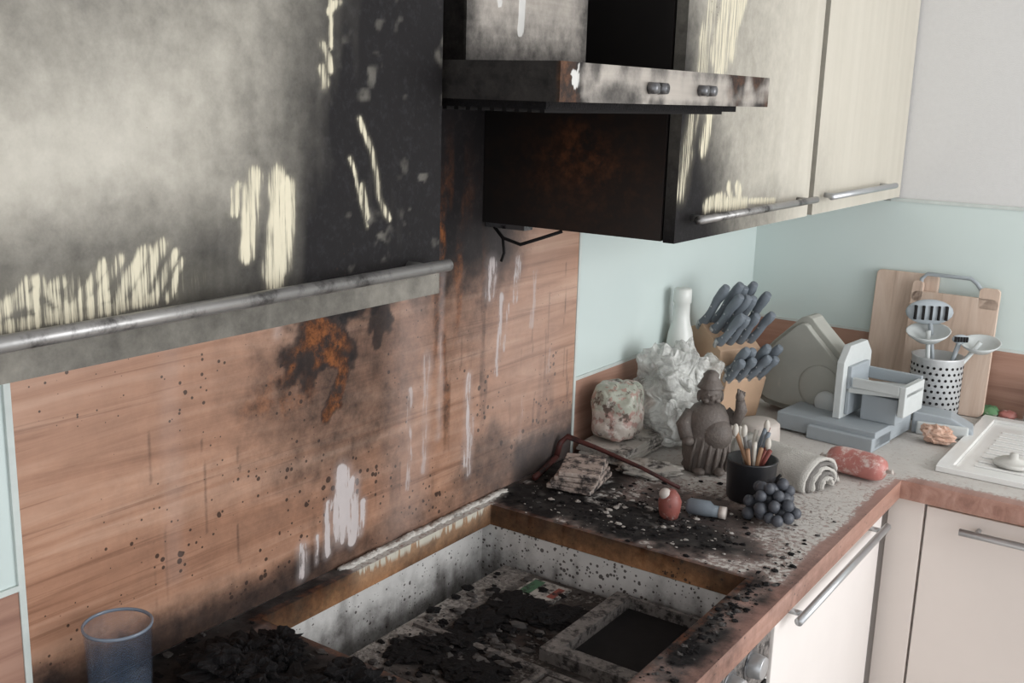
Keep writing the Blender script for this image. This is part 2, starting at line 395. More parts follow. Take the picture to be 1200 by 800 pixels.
def pr(x,y,z):
    w=fbm(x,y,z,8,5,31);w3=fbm(x,y,z,60,3,15)
    yj=y+(w-.5)*.07
    s=1-ss(1.50,1.82,yj-(1.58-z)*.6)
    s=np.maximum(s,.6*(1-ss(1.41,1.54,z+(w-.5)*.04))*(1-ss(1.8,2.08,y)))
    s=np.maximum(s,.46*(1-ss(1.55,2.08,y)))
    s=s*.92+.08
    g=np.zeros_like(y);wj=y+(fbm(x,y,z,25,3,2)-.5)*.024+(w3-.5)*.006
    for q in[(1.665,1.80,1.61,1.68,.026),(1.61,1.68,1.575,1.55,.016),(1.63,1.80,1.59,1.69,.018),(1.70,1.82,1.65,1.70,.018),(1.60,1.457,1.66,1.466,.012),(1.64,1.458,1.76,1.452,.012),(1.68,1.485,1.70,1.46,.010),(1.72,1.485,1.735,1.455,.009),(1.78,1.455,1.90,1.448,.006)]:
        g=np.maximum(g,.72*stroke(wj,z,*q,.7))
    g=np.maximum(g,.46*stroke(wj,z,1.575,1.78,1.50,1.49,.022,.7))
    return s,g,y*0,.8*stroke(y,z,1.57,1.75,1.50,1.48,.035,.6)
wallcab('wall_cabinet.001',1.487,2.082,pr,M_d1,M_side,1.515,2.05,M_hand1,psr)
def pr2(x,y,z):
    w=fbm(x,y,z,8,5,31)
    return .04+.22*(1-ss(2.1,2.3,y))*(1-ss(1.45,1.7,z+w*.1)),y*0,y*0,y*0
wallcab('wall_cabinet.002',2.104,2.745,pr2,M_d1,M_cream,2.14,2.60,M_alu,res=.02)

# ================================================================= HOOD
M_hs=painted('sooted_steel',lambda n:n.mix(n.noise(3,3,st=(1,1,30)),c(160,152,144),c(210,202,192)),.3,metal=.7,soot=c(28,26,26),soot2=c(44,40,38),ash_haze=c(214,212,208),rust=c(120,80,54),spk=150,asc=80,bumpf=.2,edge=1.5,film=0)
hood=empty('range_hood',(0,1.2,1.616))
def hp(o):
    o.parent=hood;o.matrix_parent_inverse=Matrix.Translation((0,-1.2,-1.616));return o
def ph(x,y,z):
    w=fbm(x,y,z,14,4,8);w2=fbm(x,y,z,70,3,18);w4=fbm(x,y*3,z,9,3,28)
    front=ss(.50,.504,x)
    s=np.where(front>.5,(1-ss(.93,1.0,y+(w-.5)*.1))*.85+1.0*ss(.36,.66,w)*(1-ss(1.2,1.45,y)*.4)+.45*ss(.42,.68,w4)+.3*ss(1.640,1.655,z)+.4*ss(1.627,1.616,z),.97)
    s=np.maximum(s,.85*ell(y,z,1.05,1.62,.07,.02,.6)*front)
    g=front*.85*ell(y+(w2-.5)*.04,z+(w2-.5)*.03,.958,1.638,.010,.014,.6)
    r=front*.6*ss(.4,.7,w)
    return s,g,r,y*0
hp(gbox('canopy',(.009,.93,1.616),(.505,1.484,1.656),[M_hs],ph,.003,('+x','-y')))
def pc(x,y,z):
    w=fbm(x,y,z,9,4,8)
    s=np.clip(1-ss(1.655,1.74,z+(w-.5)*.05)*.70-.05,0,1)
    s=np.maximum(s,.85*(1-ss(1.05,1.10,y)));s=np.maximum(s,.8*ss(1.25,1.32,y))
    s=np.where(x>.299,s,.97)
    g=.9*stroke(y+(w-.5)*.03,z,1.165,1.80,1.16,1.70,.008,.6)+.8*stroke(y+(w-.5)*.02,z,1.10,1.79,1.115,1.73,.006,.6)
    return s,g*(x>.299),y*0,y*0
hp(gbox('chimney',(.009,1.045,1.656),(.30,1.32,2.3),[M_hs],pc,.005,('+x','-y')))
b=B()
for yy in(1.122,1.146,1.256,1.280):b.cyl((.504,yy,1.634),(.516,yy,1.634),.0070,.0062,M_alud,20)
hp(b.obj('control_knobs'))
b=B();b.box((.05,.96,1.608),(.47,1.455,1.616),M_black)
for i in range(24):b.box((.07+.0165*i,.98,1.604),(.076+.0165*i,1.44,1.609),M_dark)
hp(b.obj('grease_filter'))
b=B();b.tube([(.02,1.50,1.405),(.05,1.49,1.385),(.09,1.485,1.378),(.12,1.50,1.39),(.15,1.52,1.403)],.003,M_dark,8)
b.tube([(.05,1.49,1.385),(.055,1.488,1.36),(.05,1.487,1.345)],.0025,M_dark,8);b.box((.01,1.495,1.400),(.09,1.52,1.409),M_alud)
b.obj('burnt_cable')

# ================================================================= COUNTERTOP
def ctbase(n):
    return wood_base(n,c(126,90,80),c(158,118,106),c(180,140,128))
M_ct=painted('ash_covered_worktop',ctbase,.5,soot=c(24,22,23),soot2=c(44,41,40),ash_haze=c(210,205,199),rust=c(140,84,52),spk=190,ssc=60,asc=110,strk=(1,1,1),bumpf=.6,edge=1.6,film=.5,fw=(-.3,.40),gt=(.15,.5))
M_edge=painted('worktop_edge',lambda n:wood_base(n,c(134,96,84),c(168,126,110),c(194,156,142),1),.4,soot=c(30,26,25),ash_haze=c(200,194,188),rust=c(120,70,44),spk=160,ssc=40,asc=50,edge=1.4)
M_hole=painted('cut_particle_board',lambda n:n.mix(n.noise(140,4),c(140,92,56),c(208,154,106)),.85,soot=c(36,26,20),ssc=40,rust=c(104,60,32),spk=130,edge=1.5)
def seg(*a):
    r=[]
    for i in range(0,len(a)-2,2):
        r+=list(np.linspace(a[i],a[i+2],a[i+1]+1))[:-1]
    return r+[a[-1]]
xs=seg(0.009,7,.04,110,.53,16,.60,60,1.9);ys=seg(-.4,30,.5,100,.94,120,1.49,140,2.11,60,2.741)
nx,ny=len(xs)-1,len(ys)-1
def inc(i,j):
    if i<0 or j<0 or i>=nx or j>=ny:return False
    x=(xs[i]+xs[i+1])/2;y=(ys[j]+ys[j+1])/2
    if .04<x<.53 and .94<y<1.49:return False
    return x<.60 or y>2.11
vi={};V=[];Fc=[];MI=[]
def gv(i,j,t):
    k=(i,j,t)
    if k not in vi:
        vi[k]=len(V);V.append((xs[i],ys[j],.90 if t else .862))
    return vi[k]
for i in range(nx):
    for j in range(ny):
        if not inc(i,j):continue
        Fc.append((gv(i,j,1),gv(i+1,j,1),gv(i+1,j+1,1),gv(i,j+1,1)));MI.append(0)
        Fc.append((gv(i,j,0),gv(i,j+1,0),gv(i+1,j+1,0),gv(i+1,j,0)));MI.append(2)
        xm=(xs[i]+xs[i+1])/2;ym=(ys[j]+ys[j+1])/2
        for (di,dj,a,b_) in((-1,0,(i,j+1),(i,j)),(1,0,(i+1,j),(i+1,j+1)),(0,-1,(i,j),(i+1,j)),(0,1,(i+1,j+1),(i,j+1))):
            if not inc(i+di,j+dj):
                hole=.03<xm<.54 and .93<ym<1.50
                Fc.append((gv(*a,0),gv(*b_,0),gv(*b_,1),gv(*a,1)));MI.append(2 if hole else 1)
me=bpy.data.meshes.new('countertop');me.from_pydata(V,[],Fc)
for m in(M_ct,M_edge,M_hole):me.materials.append(m)
me.polygons.foreach_set('material_index',MI)
def pct(x,y,z):
    w=fbm(x,y,z,10,5,13);w2=fbm(x,y,z,35,4,17)
    xj=x+(w-.5)*.18;yj=y+(w2-.5)*.12
    s=np.zeros_like(x)
    s=np.maximum(s,ell(xj,yj,.22,1.58,.32,.11,.4))
    s=np.maximum(s,.98*ell(xj,yj,.07,1.73,.14,.16,.5))
    s=np.maximum(s,.92*ell(xj,yj,.32,1.67,.16,.14,.6))
    s=np.maximum(s,.60*ell(xj,yj,.43,1.58,.20,.18,.7))
    s=np.maximum(s,.42*ell(xj,yj,.42,1.85,.14,.12,.7))
    s=np.maximum(s,ell(xj,yj,.22,.80,.32,.18,.4))
    s=np.maximum(s,.97*(1-ss(.05,.08,x))*(1-ss(1.08,1.2,yj)))
    s=np.maximum(s,1.0*ss(.5,.53,x)*(1-ss(1.48,1.60,y))*ss(.34,.56,w)*(1-.45*ss(.575,.60,x)))
    s=np.maximum(s,.22*(1-ss(1.7,2.1,y)))
    hd=np.maximum(np.maximum(.04-x,x-.53),np.maximum(.94-y,y-1.49))
    s=np.maximum(s,.9*(1-ss(.004,.022,hd+(w2-.5)*.02))*(x>.04))
    s=np.where((y>2.11)&(x>.5),s*.1,s)
    g=.84*np.ones_like(x)
    g=np.where(y<1.5,np.where(x>.5,.22+.6*(w-.5),.72),g)
    g=np.minimum(g,np.clip(1.08-1.05*s*(w2*.4+.8),0,1))
    g=np.maximum(g,.62*ss(.56,.72,w2)*ss(1.55,1.65,y)*(1-ss(.55,.57,x)))
    front=ss(.565,.592,x+(w-.5)*.03)*(1-ss(2.10,2.13,y))
    g=g*(1-.85*front)
    g=g*(1-.85*ss(.60,.61,x)*(1-ss(2.135,2.15,y)))
    g=np.maximum(g,.92*(1-ss(.022,.042,x))*ss(1.08,1.16,yj)*(1-ss(1.5,1.6,y)))
    g=np.where((y>2.16)&(x>.05),np.maximum(g,.97),g)
    k=.7*ell(x,y,.45,1.65,.25,.4,.6)+.25+.5*(x>.5)*(y<1.6)
    side=z<.88
    inn=(x>.03)&(x<.54)&(y>.93)&(y<1.5)
    s=np.where(side,.40*(1-ss(1.5,1.9,y))*ss(.35,.6,w)+.35*inn*ss(.4,.65,w),s);g=np.where(side,.10,g)
    r=np.where(side,.25,.4*inn)
    return s,g,r,k*(y<2.2)
attr(me,pct)
ct=bpy.data.objects.new('countertop',me);bpy.context.collection.objects.link(ct)

M_ash=S('extinguisher_powder',c(208,203,196),.95,var=.12,sc=60,soot=.3,sootc=c(90,80,74),ssc=50,bump=.8)
b=B();rg=random.Random(2)
for i in range(70):
    y=1.13+i*.0062+rg.uniform(-.002,.002);r=rg.uniform(.004,.010)
    b.blob((.0195+rg.uniform(-.001,.003),y,.9005+r*.1),(min(r,.0075),r*1.3,r*rg.uniform(.3,.6)),M_ash,.5,2,i,10,8,flat=-r*.08)
b.obj('powder_residue')

# ================================================================= BASE CABINETS
M_in=painted('speckled_white_interior',lambda n:n.mix(n.noise(8,3),c(206,204,201),c(228,226,223)),.5,soot=c(66,60,58),ash_haze=c(225,222,218),spk=150,ssc=30,edge=1.8,clump=False)
def pin(x,y,z):
    w=fbm(x,y,z,16,4,5);w2=fbm(x*3,y*3,z*.4,22,3,6)
    return .05+.6*(1-ss(.77,.85,z+(w-.5)*.10))+.25*ss(.55,.75,w2),x*0,x*0,.30+.9*w
oc=empty('oven_housing_cabinet',(0,.92,0))
def op(o):
    o.parent=oc;o.matrix_parent_inverse=Matrix.Translation((0,-.92,0));return o
op(gbox('side_right',(.02,1.491,.1),(.57,1.509,.861),[M_in],pin,.01,('-y',)))
op(gbox('side_left',(.02,.90,.1),(.57,.918,.861),[M_in],pin,.02,('+y',)))
op(gbox('back',(.012,.918,.1),(.022,1.491,.861),[M_in],pin,.01,('+x',)))
b=B();b.box((.022,.918,.1),(.55,1.491,.118),M_white);b.box((.05,.918,0),(.52,1.491,.1),M_white);op(b.obj('bottom'))
M_ov=painted('scorched_oven_metal',lambda n:n.mix(n.noise(12,5),c(112,106,102),c(160,154,150)),.65,metal=.1,soot=c(27,25,25),soot2=c(52,48,46),ash_haze=c(168,162,156),rust=c(100,70,54),spk=190,ssc=60,asc=120,strk=(1,1,1),edge=1.6,bumpf=1,film=.25,fw=(-.2,.5),gt=(.1,.5))
ov=empty('built_in_oven',(.3,1.2,.2))
def ovp(o):
    o.parent=ov;o.matrix_parent_inverse=Matrix.Translation((-.3,-1.2,-.2));return o
def pov(x,y,z):
    w=fbm(x,y,z,14,5,41)
    s=.78+.9*(w-.45);s=np.maximum(s,.98*ell(x+(w-.5)*.12,y+(w-.5)*.1,.20,1.27,.17,.17,.5));s=np.where(x<.14,s*.6,s)
    g=.6*(1-ss(.11,.18,x+(w-.5)*.05))+.38*ss(.5,.75,w)
    return s,g,.15+x*0,.5+x*0
ovp(gbox('top_plate',(.085,.93,.20),(.553,1.475,.80),[M_ov],pov,.006,('+z',)))
b=B()
M_ovf=S('grimy_steel',c(124,118,114),.65,.1,var=.25,soot=.55,ssc=60,dust=.3,dustc=c(168,162,156),bump=.8,sc=60,sootc=c(40,37,36))
x0,x1,y0,y1=.315,.50,1.235,1.472
b.box((x0,y0,.80),(x0+.028,y1,.820),M_ovf);b.box((x1-.022,y0,.80),(x1,y1,.820),M_ovf)
b.box((x0+.028,y0,.80),(x1-.022,y0+.028,.820),M_ovf);b.box((x0+.028,y1-.008,.80),(x1-.022,y1,.820),M_ovf)
b.box((x0+.028,y0+.028,.80),(x1-.022,y1-.008,.801),M_dark)
b.box((.10,1.20,.80),(.50,1.212,.806),M_ovf)
b.box((.335,.95,.80),(.348,1.2,.806),M_ovf)
b.box((.36,1.0,.80),(.52,1.19,.810),M_ovf)
ovp(b.obj('vent_frame',bevel=.002))
b=B();b.box((.16,1.395,.80),(.235,1.46,.8030),S('label_white',c(180,175,168),.6,soot=.55,ssc=50));b.box((.165,1.40,.803),(.185,1.455,.8035),S('label_green',c(74,114,86),.6,soot=.5,ssc=60));b.box((.215,1.41,.803),(.228,1.45,.8035),S('label_red',c(140,74,64),.6,soot=.5,ssc=60))
ovp(b.obj('energy_label'))
b=B();b.box((.553,.93,.75),(.578,1.488,.858),M_ovf);b.box((.553,.93,.2),(.578,1.488,.745),M_dark)
for yy in(1.0,1.1,1.33,1.41):
    b.cyl((.577,yy,.805),(.60,yy,.805),.02,.017,M_alu,24);b.cyl((.577,yy,.805),(.58,yy,.805),.026,.026,M_alud,24)
b.cyl((.61,.97,.70),(.61,1.44,.70),.008,.008,M_alu,14)
for yy in(1.0,1.41):b.cyl((.575,yy,.70),(.61,yy,.70),.006,.006,M_alu,10)
ovp(b.obj('control_panel',bevel=.001))

def basecab(name,lo,hi,face,mdoor,hpts,loc):
    e=empty(name,loc)
    b=B();b.box(lo,hi,M_white)
    o=b.obj('carcass');o.parent=e;o.matrix_parent_inverse=Matrix.Translation([-v for v in loc])
    b=B();
    for f in face:b.box(f[0],f[1],mdoor)
    o=b.obj('door',bevel=.0015);o.parent=e;o.matrix_parent_inverse=Matrix.Translation([-v for v in loc])
    if hpts:
        b=B();p0,p1,off=[Vector(q) for q in hpts];b.cyl(p0,p1,.007,.007,M_alu,16)
        d=(p1-p0).normalized()
        for q in(p0+d*.03,p1-d*.03):b.cyl(q,q+off,.005,.005,M_alu,10)
        o=b.obj('handle');o.parent=e;o.matrix_parent_inverse=Matrix.Translation([-v for v in loc])
    return e
basecab('base_cabinet',(.012,-.4,.1),(.55,.895,.861),[((.552,-.395,.11),(.571,.893,.855))],M_white,None,(0,-.4,0))
basecab('dishwasher',(.012,1.512,.1),(.553,2.10,.861),[((.555,1.514,.11),(.575,2.095,.852))],M_white,((.603,1.54,.828),(.603,2.03,.828),(-.028,0,0)),(0,1.5,0))
basecab('kitchen_base_unit',(.012,2.15,.1),(1.89,2.735,.861),[((.576,2.13,.05),(.645,2.149,.861)),((.650,2.13,.11),(1.25,2.149,.852)),((1.254,2.13,.11),(1.85,2.149,.852))],M_cream,((.72,2.10,.825),(1.15,2.10,.825),(0,.030,0)),(0,2.15,0))
b=B();b.box((.05,-.4,0),(.52,.895,.1),M_white);b.box((.05,1.512,0),(.52,2.2,.1),M_white);b.box((.05,2.2,0),(1.85,2.7,.1),M_white);b.obj('trim_plinth')

# ================================================================= SINK
M_cer=S('white_ceramic',c(232,231,228),.2,var=.03,sc=10,soot=.06,sootc=c(120,90,70),ssc=70,bump=0)
b=B()
x0,x1,y0,y1=.64,1.35,2.21,2.68;z=.9005
def rim(bx,lo,hi,t,z0,z1,m):
    b.box((lo[0],lo[1],z0),(hi[0],lo[1]+t,z1),m);b.box((lo[0],hi[1]-t,z0),(hi[0],hi[1],z1),m)
    b.box((lo[0],lo[1]+t,z0),(lo[0]+t,hi[1]-t,z1),m);b.box((hi[0]-t,lo[1]+t,z0),(hi[0],hi[1]-t,z1),m)
rim(b,(x0,y0),(x1,y1),.028,z,z+.012,M_cer)
b.box((x0+.028,y0+.028,z),(x1-.028,y1-.028,z+.004),M_cer)
for i in range(9):
    b.box((x0+.06,y0+.07+.036*i,z+.004),(x0+.30,y0+.080+.036*i,z+.007),M_cer)
b.obj('sink',bevel=.003,seg=3)
b=B();b.lathe([(.0,0),(.036,0),(.040,.005),(.035,.010),(.030,.008),(.026,.014),(.010,.016),(.008,.026),(0,.027)],S('plastic_white',c(206,204,198),.4,soot=.2,sootc=c(140,120,100),dust=.2));b.obj('sink_strainer',(.765,2.33,.9075))

# ================================================================= OBJECTS
ng=NT('smoky_glass')
fz=ng.step(ng.noise(22,5,rough=.7),.45,.8)
ng.put(ng.b.inputs['Base Color'],ng.mix(fz,c(84,98,118),c(140,144,150)));ng.b.inputs['Roughness'].default_value=.06
sx=ng.new('ShaderNodeSeparateXYZ');ng.t.links.new(ng.co,sx.inputs[0])
ng.put(ng.b.inputs['Alpha'],ng.m('ADD',ng.m('ADD',.14,ng.m('MULTIPLY',fz,.16)),ng.m('MULTIPLY',ng.step(sx.outputs[2],.070,.0),.35),True))
b=B();b.lathe([(0,0),(.033,0),(.0345,.004),(.039,.105),(.0395,.107),(.0375,.107),(.0325,.010),(0,.008)],ng.mat,n=40)
b.lathe([(.0372,.1045),(.0398,.1045),(.0400,.1075),(.0385,.1082),(.0372,.1075),(.0372,.1045)],S('glass_rim',c(120,130,144),.15),n=40,caps=False)
b.obj('drinking_glass',(.076,.690,.9005))

def heap(name,specs,mat,loc=(0,0,.9)):
    b=B()
    for i,(x,y,r,h) in enumerate(specs):b.blob((x,y,h*.35),(r,r*.85,h),mat,.6,3.2,i+1,36,22,flat=-h*.3,sm=False)
    return b.obj(name,loc)
rg=random.Random(11)
heap('charred_debris',[(rg.uniform(.08,.50),rg.uniform(.76,.90),rg.uniform(.025,.055),rg.uniform(.010,.026)) for i in range(26)],M_black,(0,0,.9015))
def frags(name,n,area,mats,z,s0=.002,s1=.008,seed=1,flat=.3,mask=None):
    rg=random.Random(seed);b=B()
    for i in range(n):
        x=rg.gauss(area[0],area[2]);y=rg.gauss(area[1],area[3])
        if mask and not mask(x,y):continue
        r=s0+(s1-s0)*rg.random()**4
        b.blob((x,y,r*.1),(r,r*rg.uniform(.4,1),r*flat),rg.choice(mats),.7,2,i,7,5,flat=-r*.1,sm=False)
    return b.obj(name,(0,0,z))
M_frag=S('ash_flakes',c(172,166,160),.9,soot=.25)
M_frag2=S('grey_flakes',c(78,74,72),.9,soot=.4)
okc=lambda x,y:(.012<x<.58 and y<2.08 and not(.035<x<.535 and .93<y<1.495))
frags('burnt_crumbs',1100,(.26,1.64,.16,.09),[M_black,M_black,M_frag2,M_frag],.9008,.0010,.007,5,.4,okc)
frags('burnt_crumbs.001',420,(.25,.85,.18,.06),[M_black,M_frag2],.9008,.0015,.009,6,.4,okc)
frags('burnt_crumbs.002',350,(.556,1.35,.012,.13),[M_black,M_black,M_frag2],.9008,.0010,.006,16,.4,okc)
frags('oven_ash',900,(.22,1.22,.09,.13),[M_black,M_black,M_frag2,M_frag2],.8008,.0012,.014,9,.4,lambda x,y:.09<x<.31 and .94<y<1.46)
b=B();rg=random.Random(31)
for i in range(14):
    b.blob((rg.uniform(.15,.29),rg.uniform(1.10,1.38),.002),(rg.uniform(.02,.04),rg.uniform(.02,.04),rg.uniform(.003,.009)),M_black,.6,3,i+50,26,14,flat=-.001,sm=False)
b.obj('charred_hob_remains',(0,0,.8012))

M_packet=S('scorched_packet',c(176,160,150),.8,soot=.6,ssc=45,dust=.35,dustc=c(200,194,188),bump=1,sootc=c(48,42,42))
b=B()
for k in range(4):
    M=Matrix.Translation((0,0,.010*k+.006))@Matrix.Rotation(.08*k-.1,4,'Z')@Matrix.Rotation(.05,4,'X')
    b.box((-.045+.004*k,-.056,-.004),(.045,.056-.004*k,.005),M_packet,M)
b.obj('burnt_book',(.115,1.675,.906),.25,.002)
M_red=S('burnt_red_plastic',c(86,44,40),.6,soot=.5,sootc=c(40,28,28),ssc=40)
b=B();b.tube([(.018,1.745,.918),(.02,1.755,.945),(.03,1.765,.958),(.10,1.768,.947),(.20,1.765,.930),(.285,1.757,.912)],[.006,.006,.006,.0045,.004,.0035],M_red,10)
b.tube([(.018,1.745,.918),(.025,1.69,.909),(.035,1.64,.907)],.006,M_red,10)
b.obj('burnt_tongs')

M_pap=S('sooted_paper',c(194,188,180),.9,var=.12,soot=.45,ssc=24,dust=.25,bump=.8,sootc=c(52,47,46))
b=B()
for k in range(5):
    b.box((-.055,-.085,-.003),(.055,.085,.003),M_pap,Matrix.Translation((0,0,.005+.0062*k))@Matrix.Rotation(.07*math.sin(k*2.1),4,'Z'))
b.obj('burnt_newspaper',(.080,1.900,.9005),0,.001)
npk=NT('printed_wrapper')
base=npk.mix(npk.noise(20,4),c(176,160,148),c(212,204,194))
sx=npk.new('ShaderNodeSeparateXYZ');npk.t.links.new(npk.co,sx.inputs[0])
zz=npk.m('ADD',sx.outputs[2],npk.m('MULTIPLY',npk.noise(18,3),.03))
base=npk.mix(npk.m('MULTIPLY',npk.step(zz,.076,.088),.5),base,c(146,168,150))
pat=npk.m('MULTIPLY',npk.step(npk.noise(55,2,off=(4,1,1)),.54,.60),.6)
base=npk.mix(pat,base,c(168,112,104))
base=npk.mix(npk.step(npk.noise(45,5,rough=.7,off=(1,2,3)),.52,.64),base,c(96,82,74))
base=npk.mix(npk.step(npk.noise(30,5,rough=.7,off=(5,2,3)),.54,.64),base,c(212,204,196))
npk.put(npk.b.inputs['Base Color'],base);npk.b.inputs['Roughness'].default_value=.5;npk.bump(npk.noise(40,5),.5,.004)
b=B();b.blob((0,0,.060),(.048,.056,.060),npk.mat,.16,2.2,4,24,16,True,-.058,power=4)
b.obj('wrapped_package',(.076,1.885,.936),.15,sub=2)
# --- plastic bag : soft crumpled film
nb=NT('plastic_film');x=nb.mix(nb.noise(12,4),c(212,213,207),c(238,238,234));x=nb.mix(nb.step(nb.noise(30,6,rough=.75),.62,.74),x,c(160,150,134))
nb.put(nb.b.inputs['Base Color'],x);nb.b.inputs['Roughness'].default_value=.22
nb.put(nb.b.inputs['Alpha'],nb.m('ADD',.34,nb.m('MULTIPLY',nb.step(nb.noise(18,4),.35,.65),.5),True))
nb.bump(nb.m('SUBTRACT',1.0,nb.m('ABSOLUTE',nb.m('MULTIPLY',nb.m('SUBTRACT',nb.noise(20,3,rough=.5,dist=1.5),.5),6.0)),True),.8,.006)
b=B();b.blob((0,.01,.078),(.084,.086,.088),nb.mat,.55,1.8,3,26,18,True,-.073)
b.blob((.035,-.060,.05),(.055,.050,.055),nb.mat,.6,2.0,5,20,14,True,-.046)
b.blob((-.01,.0,.15),(.055,.055,.05),nb.mat,.75,1.9,9,18,14,True)
b.blob((.055,.04,.13),(.040,.035,.05),nb.mat,.75,2,14,16,12,True)
b.blob((-.035,-.03,.16),(.035,.018,.040),nb.mat,.85,2,17,14,10,True)
b.blob((.02,.01,.185),(.026,.014,.032),nb.mat,.85,2,19,14,10,True)
b.obj('plastic_bag',(.114,2.062,.9035),sub=2)
M_bot=S('white_bottle',c(222,224,219),.35,var=.03,dust=.05,bump=0)
b=B();b.lathe([(0,0),(.030,0),(.032,.01),(.032,.17),(.028,.20),(.0205,.225),(.0190,.240),(.0185,.268),(.0210,.270),(.0205,.300),(.017,.303),(0,.303)],M_bot,n=28);b.obj('dish_soap_bottle',(.046,2.225,.9005))

# --- knife block
M_blk=S('beech_block',c(204,172,144),.5,var=.12,sc=14,soot=.12,sootc=c(136,112,94))
M_kn=S('dusty_handle',c(116,124,132),.6,var=.12,dust=.3,dustc=c(158,162,166),ssc=50)
b=B();b.prism([(-.055,0),(.060,0),(.085,.100),(.055,.125),(.055,.165),(-.02,.215),(-.075,.195)],-.058,.058,M_blk,'y')
d=Vector((.46,0,.888))
def knife(base,L,tw,rs=1):
    side=Vector((0,1,0));f=Vector((.888,0,-.46))
    P=[];Rr=[]
    prof=[.0115,.0105,.0092,.0088,.0092,.0102,.0112,.0112,.0085]
    for i in range(9):
        t=i/8;P.append(Vector(base)+d*(L*t)+f*(.010*math.sin(t*math.pi*1.1))+side*tw*t+f*.020*max(0,t-.6)/.4)
        Rr.append(rs*prof[i])
    b.tube(P,Rr,M_kn,12)
    b.cyl(Vector(base)-d*.01,Vector(base)+d*.010,.0112*rs,.0112*rs,M_alu,12)
    for t in(.3,.6):
        p=P[int(t*8)];b.cyl(p-side*.0105*rs,p+side*.0105*rs,.0025,.0025,M_alu,8)
for r,(bx,bz,n,L,rs) in enumerate([(-.035,.208,4,.125,1.05),(.000,.200,4,.110,1.05),(.034,.178,4,.090,1.0),(.062,.116,4,.080,1.0),(.078,.106,4,.066,1.0)]):
    for i in range(n):
        yy=-.044+.088*i/(n-1)+(.010 if r%2 else 0)-.005;knife((bx,yy,bz),L*(1+.05*math.sin(i*2.3+r)),.010*math.sin(i*1.7+r)+.01,rs)
b.obj('knife_block',(.118,2.325,.9005),-.50,.002)
# --- buddha statuette
M_bud=S('sooted_bronze',c(110,101,95),.6,.1,var=.25,sc=50,soot=.25,ssc=60,dust=.30,dustc=c(160,152,146),bump=.8,sootc=c(50,44,42))
b=B()
b.lathe([(0,0),(.046,0),(.050,.008),(.046,.016),(.05,.03),(.052,.06),(.050,.09),(.044,.115),(.032,.132),(.016,.14),(0,.141)],M_bud,sx=.95,sy=.85,n=40)
b.ball((.012,-.022,.080),(.034,.030,.034),M_bud)
for sx_ in(-1,1):
    b.tube([(-.034,0,.118),(-.050,-.012,.095),(-.046,-.030,.072)] if sx_<0 else [(.034,0,.118),(.054,-.012,.105),(.060,-.020,.130),(.056,-.022,.150)],[.014,.016,.013] if sx_<0 else [.014,.015,.012,.009],M_bud,14)
b.ball((.055,-.023,.158),(.009,.008,.012),M_bud,14,10)
for i in range(4):b.tube([(.050+i*.004,-.026,.160),(.050+i*.004,-.026,.174-.002*i)],.0025,M_bud,8)
b.ball((-.044,-.034,.068),(.012,.012,.010),M_bud,14,10)
b.ball((0,-.006,.158),(.022,.021,.024),M_bud);b.ball((0,-.026,.154),(.005,.005,.006),M_bud,10,8)
for sx_ in(-1,1):b.ball((sx_*.022,-.004,.153),(.005,.006,.012),M_bud,10,8);b.ball((sx_*.008,-.024,.160),(.004,.003,.003),M_bud,10,8);b.ball((sx_*.011,-.020,.148),(.007,.007,.006),M_bud,10,8)
b.lathe([(.024,.168),(.027,.170),(.023,.176),(.018,.186),(.015,.190),(.016,.196),(.009,.203),(0,.205)],M_bud)
for k in range(6):
    a=-2.4+k*.33;b.tube([(.047*math.cos(a),.042*math.sin(a),.005),(.051*math.cos(a+.1),.045*math.sin(a+.1),.04),(.045*math.cos(a+.2),.040*math.sin(a+.2),.075)],.004,M_bud,8)
for sx_ in(-1,1):b.ball((sx_*.02,-.042,.008),(.012,.016,.008),M_bud,12,8)
b.obj('buddha_statuette',(.262,1.920,.9005),.62)
M_cup=S('black_mug',c(38,38,41),.35,var=.2,dust=.12,dustc=c(110,108,106))
b=B();b.lathe([(0,0),(.040,0),(.043,.004),(.0465,.075),(.0475,.078),(.0435,.078),(.040,.008),(0,.006)],M_cup,n=40)
M_bcols=[S('brush_wood',c(156,120,92),.6,soot=.3),S('brush_grey',c(140,138,136),.6,soot=.2),S('brush_red',c(120,60,52),.6,soot=.3),S('brush_white',c(196,190,180),.6,soot=.15),M_kn]
rg=random.Random(5)
for i in range(14):
    a=rg.uniform(0,6.28);r0=rg.uniform(0,.02);r1=rg.uniform(.02,.042);L=rg.uniform(.10,.135)
    p0=Vector((r0*math.cos(a+2.5),r0*math.sin(a+2.5),.012));p1=Vector((r1*math.cos(a),r1*math.sin(a),L))
    m=M_bcols[i%5];b.tube([p0,p0.lerp(p1,.5),p1],[.0025,.0036,.0045],m,8)
    if i%3==0:b.ball(p1,(.006,.006,.013),M_bcols[3],10,8)
b.obj('brush_cup',(.398,1.822,.9005))
M_gr=S('sooty_grape',c(76,79,86),.5,var=.2,dust=.25,dustc=c(136,137,140),ssc=60)
b=B();rg=random.Random(8);pp=[]
for i in range(900):
    p=Vector((rg.uniform(-.05,.05),rg.uniform(-.045,.045),rg.uniform(.011,.07)))
    if (p.x/.046)**2+(p.y/.042)**2+((p.z-.012)/.060)**2>1:continue
    if all((p-q).length>.0165 for q in pp):pp.append(p)
for p in pp:b.ball(p,rg.uniform(.0100,.0118),M_gr,14,10)
b.tube([(0,0,.055),(.005,.004,.078),(.010,.004,.084)],.003,M_dark,8)
b.obj('grape_bunch',(.470,1.745,.9005))
M_tow=S('grey_towel',c(196,192,185),.95,var=.1,sc=90,soot=.12,sootc=c(136,130,124),bump=1.2)
M_tows=S('towel_dark_fold',c(124,120,116),.95,var=.1,sc=90,bump=1.2)
b=B()
